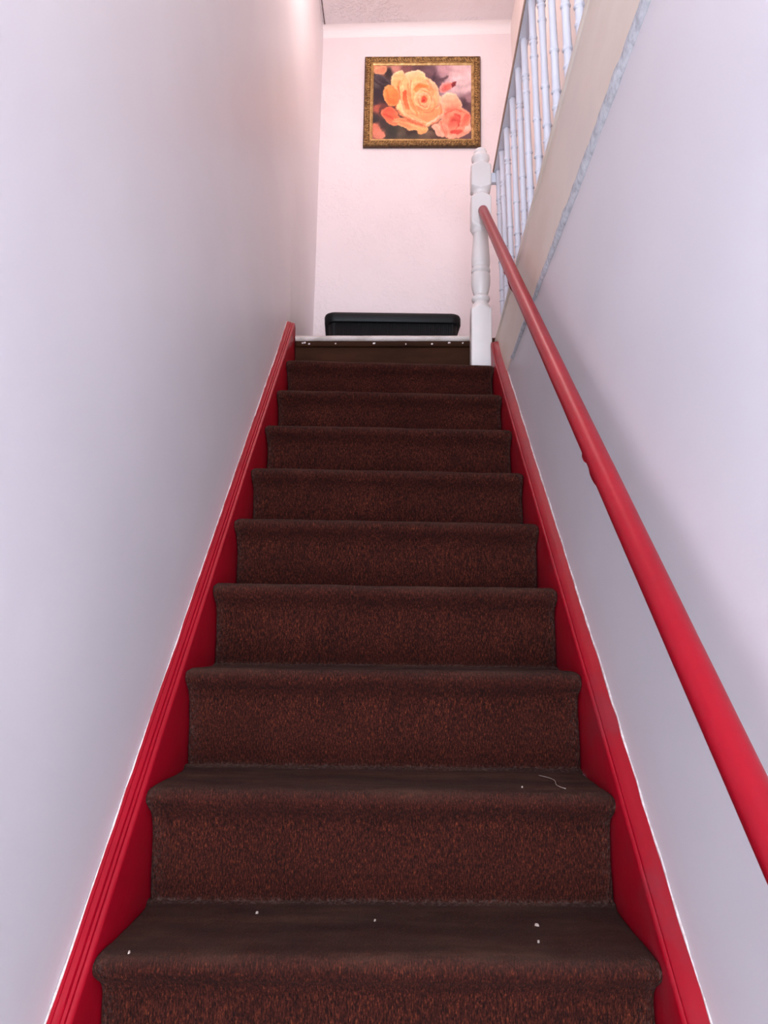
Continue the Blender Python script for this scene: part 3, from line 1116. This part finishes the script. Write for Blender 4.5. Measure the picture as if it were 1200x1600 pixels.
# heart of the rose
petal(ell(620, 425, 128, 128), (250, 186, 118), (250, 170, 108), 60, (254, 208, 150), 5, 16)
petal([(520, 335), (560, 290), (620, 288), (668, 322), (640, 352), (590, 362), (540, 366)], (242, 138, 76), (250, 180, 108), 60)
petal(ell(628, 430, 104, 102), (253, 204, 142), (252, 190, 128), 60, (254, 218, 164), 5, 14)
petal([(530, 480), (580, 530), (660, 545), (700, 510), (650, 500), (590, 500)], (242, 142, 90), (248, 170, 112), 0)
petal(ell(630, 432, 84, 82), (248, 168, 106), (250, 182, 124), 70, (254, 212, 156), 5, 12)
petal(ell(626, 432, 64, 68), (253, 206, 148), (248, 168, 112), 110, (254, 216, 162), 4, 10)
petal(ell(622, 432, 45, 54), (246, 154, 100), (250, 184, 128), 100, (252, 204, 150), 4, 8)
petal(ell(618, 432, 26, 38), (230, 92, 62), (238, 120, 82), 90, None, 5)
petal(ell(614, 440, 11, 18), (196, 58, 50), (206, 70, 56), 90, None, 5)
for pth, c, w, op in (([(500, 262), (490, 340), (498, 430), (530, 505), (600, 552), (690, 545), (748, 480)], (226, 126, 76), 5, 0.7), ([(545, 360), (585, 348), (640, 360), (690, 410), (695, 480), (650, 520)], (228, 130, 82), 4, 0.7),
                      ([(570, 420), (575, 470), (610, 500), (650, 495)], (200, 96, 66), 4, 0.7), ([(400, 420), (420, 500), (455, 575), (540, 622), (640, 650)], (222, 112, 70), 4, 0.7), ([(385, 320), (395, 400), (360, 480), (360, 520)], (222, 108, 62), 5, 0.7),
                      ([(430, 225), (410, 300), (385, 330)], (236, 150, 86), 5, 0.6), ([(640, 260), (690, 300), (705, 370)], (236, 156, 104), 4, 0.6), ([(500, 610), (560, 620), (570, 625)], (190, 80, 58), 4, 0.6), ([(615, 545), (650, 552)], (190, 96, 70), 4, 0.6)):
    stroke(pth, c, w, op)
# second rose
petal([(772, 432), (800, 382), (850, 364), (912, 384), (952, 430), (972, 492), (945, 535), (860, 525), (800, 545), (772, 500)], (254, 212, 170), (248, 160, 122), 75, (254, 220, 184))
petal([(800, 548), (860, 508), (950, 498), (1012, 518), (1050, 570), (1046, 632), (1056, 682), (1040, 732), (980, 762), (900, 776), (820, 776), (770, 732), (700, 692), (690, 662), (760, 632), (792, 592)], (248, 150, 116), (250, 164, 130), 70, (254, 190, 156), 5, 16)
petal([(800, 520), (870, 488), (950, 495), (990, 520), (900, 545), (830, 560)], (242, 128, 98), (248, 160, 126), 60, (252, 186, 148))
petal([(690, 668), (760, 640), (792, 735), (805, 772), (740, 742)], (252, 190, 156), (250, 170, 138), 60, (254, 206, 174))
petal([(850, 592), (920, 556), (968, 568), (962, 640), (932, 692), (870, 702), (830, 660)], (234, 98, 80), (248, 146, 114), 60, (250, 164, 128))
petal([(772, 628), (822, 640), (858, 722), (842, 776), (808, 762)], (250, 164, 132), (246, 142, 112), 60, (252, 186, 150))
petal([(956, 640), (990, 560), (1040, 558), (1046, 620), (1010, 662), (960, 682)], (238, 106, 84), (246, 138, 108), 60, (248, 158, 124))
petal([(858, 702), (930, 700), (992, 700), (942, 742), (880, 738)], (222, 84, 72), (232, 108, 90), 0)
petal([(1000, 672), (1046, 648), (1054, 692), (1020, 732), (985, 722)], (254, 204, 174), (250, 180, 150), 60)
petal([(830, 745), (920, 735), (990, 750), (930, 776), (840, 776)], (252, 186, 152), (248, 166, 134), 0)
for pth, c, w, op in (([(905, 565), (945, 575), (950, 640), (925, 690)], (212, 66, 62), 5, 0.7), ([(800, 560), (860, 540), (930, 530), (1000, 545)], (230, 104, 82), 4, 0.7), ([(775, 630), (800, 700), (812, 760)], (226, 104, 84), 4, 0.7),
                      ([(1045, 560), (1052, 630), (1010, 668)], (224, 96, 80), 4, 0.5), ([(675, 690), (720, 720), (760, 760)], (70, 50, 50), 6, 0.6)):
    stroke(pth, c, w, op)
for pth, c, w, op in (([(395, 270), (372, 330), (400, 400), (378, 460)], (214, 104, 56), 11, 0.55), ([(375, 530), (440, 590), (520, 628), (630, 665)], (216, 96, 62), 10, 0.6),
                      ([(470, 300), (478, 400), (505, 490), (560, 560)], (232, 128, 70), 12, 0.55), ([(655, 270), (690, 350), (715, 440), (712, 510)], (238, 148, 96), 12, 0.5),
                      ([(560, 320), (620, 312), (670, 350)], (232, 118, 62), 12, 0.5), ([(470, 615), (540, 645), (600, 660)], (206, 84, 58), 9, 0.6),
                      ([(770, 470), (790, 540), (760, 610), (700, 650)], (226, 104, 72), 10, 0.5), ([(820, 560), (880, 530), (960, 528)], (220, 92, 74), 9, 0.5),
                      ([(880, 620), (930, 600), (940, 660)], (206, 64, 60), 12, 0.5), ([(250, 560), (310, 590), (370, 640)], (216, 70, 58), 10, 0.5), ([(270, 350), (300, 420), (300, 470)], (232, 112, 56), 14, 0.5),
                      ([(445, 215), (500, 185), (560, 172), (610, 200)], (255, 236, 196), 7, 0.6), ([(315, 230), (350, 195), (415, 182)], (255, 232, 186), 7, 0.6), ([(540, 375), (590, 395), (640, 385)], (255, 228, 180), 6, 0.5),
                      ([(400, 440), (430, 540), (500, 600), (600, 632)], (255, 230, 180), 7, 0.6), ([(660, 500), (700, 460), (710, 400)], (255, 226, 180), 6, 0.5), ([(790, 400), (840, 372), (905, 388)], (255, 226, 194), 7, 0.6),
                      ([(640, 655), (720, 622), (800, 560)], (255, 222, 184), 7, 0.6), ([(340, 622), (440, 630), (540, 668), (610, 690)], (255, 214, 150), 9, 0.5)):
    stroke(pth, c, w, op)
dark = np.clip(1 - img.mean(1, keepdims=True) / 150, 0, 1)
img[:, 1:] = 150 + (img[:, 1:] - 150) * 1.10
img = img * np.array([0.97, 0.90, 0.92]) * (1 - 0.22 * dark)
img *= 1 - dark * np.array([0.0, -0.10, 0.10])
img *= 1 + 0.10 * np.array([nz(a * 0.012, b * 0.03, 9.0) + 0.6 * nz(a * 0.06, b * 0.02, 4.0) for a, b in P])[:, None]
img += rng.normal(0, 3.5, img.shape)
img = np.clip(img, 0, 255) / 255
lin = np.where(img <= 0.04045, img / 12.92, ((img + 0.055) / 1.055) ** 2.4)
cw, ch = PW - 0.108, PH - 0.108
vv = []
for j in range(GY):
    for i in range(GX):
        vv.append(pic_xf(-cw / 2 + cw * i / (GX - 1), 0.010 + 0.0006 * ((i + j) % 2), ch / 2 - ch * j / (GY - 1)))
o = mesh_obj('canvas', vv, grid_faces(GY, GX), M['canvas'], smooth=True)
ca = o.data.color_attributes.new('paint', 'FLOAT_COLOR', 'POINT')
ca.data.foreach_set('color', np.concatenate([lin, np.ones((len(lin), 1))], 1).astype(np.float32).ravel())
o['label'] = 'painted peach roses with a bud and dark leaves'
adopt(o, pic)

# ------------------------------------------------------------------ black ribbed box on the landing
BXW, BXD, BXH = 0.70, 0.26, 0.385
bx = empty('storage_box', (-0.052, 4.06, ZLAND), 'black ribbed plastic box with an overhanging rim standing on the landing below the picture', 'box')
bx.rotation_euler = (0, 0, math.radians(4.0))


def rrect(hw, hd, r, n=8):
    o = []
    for cx, cy, a0 in ((hw - r, hd - r, 0), (-hw + r, hd - r, 90), (-hw + r, -hd + r, 180), (hw - r, -hd + r, 270)):
        for i in range(n + 1):
            a = math.radians(a0 + 90 * i / n)
            o.append((cx + r * math.cos(a), cy + r * math.sin(a)))
    return o


# body with fine upright ribs
base = rrect(BXW / 2, BXD / 2, 0.03, 8)
# resample the outline finely for the ribs
pp = []
for a, b in zip(base, base[1:] + base[:1]):
    ln = math.hypot(b[0] - a[0], b[1] - a[1])
    m = max(1, int(ln / 0.0022))
    for i in range(m):
        pp.append((a[0] + (b[0] - a[0]) * i / m, a[1] + (b[1] - a[1]) * i / m))
secs = []
for z, sc, rib in ((0.0, 0.955, 0), (0.004, 0.965, 0), (0.02, 0.967, 1), (0.15, 0.98, 1), (0.28, 0.99, 1), (BXH - 0.01, 1.0, 1), (BXH + 0.03, 1.0, 0)):
    ring = []
    s = 0
    for i, (x, y) in enumerate(pp):
        flat = abs(x) < BXW / 2 - 0.03
        d = 0.0028 * (0.5 + 0.5 * math.sin(i * 2 * math.pi / 5)) * rib if flat else 0
        ring.append((x * sc, (y - math.copysign(d, y)) * sc, z))
    secs.append(ring)
v, f = sweep(secs)
o = fix_normals(mesh_obj('body', v, f, M['black'], None, z0=0))
o.parent = bx
secs = []
for z, gx in ((BXH - 0.004, 0.004), (BXH - 0.006, 0.018), (BXH - 0.002, 0.022), (BXH + 0.035, 0.023), (BXH + 0.046, 0.019), (BXH + 0.051, 0.010), (BXH + 0.052, -0.02), (BXH + 0.052, -0.10)):
    secs.append([(x, y, z) for x, y in rrect(BXW / 2 + gx, BXD / 2 + gx, max(0.01, 0.035 + gx), 8)])
v, f = sweep(secs)
o = fix_normals(mesh_obj('rim', v, f, M['black'], None, smooth=True, z0=0))
em = o.modifiers.new('edges', 'EDGE_SPLIT')
em.split_angle = math.radians(50)
o.parent = bx

# ------------------------------------------------------------------ bits of lint on the lower steps


def tread_z(kk, x):
    t = (x - XL) / (XR - XL)
    return ZLs[kk] + (ZRs[kk] - ZLs[kk]) * t


def fleck(x, y, kk, size, ang, label, group=None):
    z = tread_z(kk, x) + 0.0012
    n = 12
    vv = []
    for h, s in ((-0.002, 1.0), (0.0012, 0.9), (0.0022, 0.4)):
        for i in range(n):
            a = 2 * math.pi * i / n
            r = 0.75 + 0.35 * random.random()
            lx, ly = size * math.cos(a) * r * s, size * 0.38 * math.sin(a) * r * s
            vv.append((x + lx * math.cos(ang) - ly * math.sin(ang), y + lx * math.sin(ang) + ly * math.cos(ang), z + h))
    f = grid_faces(3, n, 0, True) + [tuple(range(2 * n, 3 * n)), tuple(range(n - 1, -1, -1))]
    o = localise(fix_normals(mesh_obj('lint_fleck', vv, f, M['lint'])))
    return tag(o, label, 'lint', group)


fleck(0.215, Y0 + 0.150, 0, 0.0042, -0.5, 'pale sliver of lint on the right of the lowest visible tread')
fleck(0.205, Y0 + 0.075, 0, 0.0023, 0.2, 'small pale fleck just in front of the sliver on the lowest visible tread')
fleck(-0.422, Y0 + 0.018, 0, 0.0029, 1.2, 'white crumb near the left front corner of the lowest visible tread')
fleck(-0.262, Y0 + 0.20, 0, 0.0026, 0.4, 'pale fleck on the left back of the lowest visible tread')
fleck(-0.055, Y0 + 0.165, 0, 0.0025, 0.8, 'tan crumb near the middle of the lowest visible tread')
fleck(0.215, Y0 + G + 0.045, 1, 0.0021, 0.3, 'pale crumb near the stray hair on the second visible tread')
# stray hair
path = []
for i in range(26):
    t = i / 25
    x = 0.268 + 0.030 * t + 0.010 * math.sin(t * 5.5)
    y = Y0 + G + 0.175 - 0.150 * t
    path.append((x, y, tread_z(1, x) + 0.0030))
v, f = tube(path, 0.0006, 6)
o = localise(fix_normals(mesh_obj('stray_hair', v, f, M['lint'], smooth=True)))
tag(o, 'thin pale hair curling on the right of the second visible tread', 'hair')
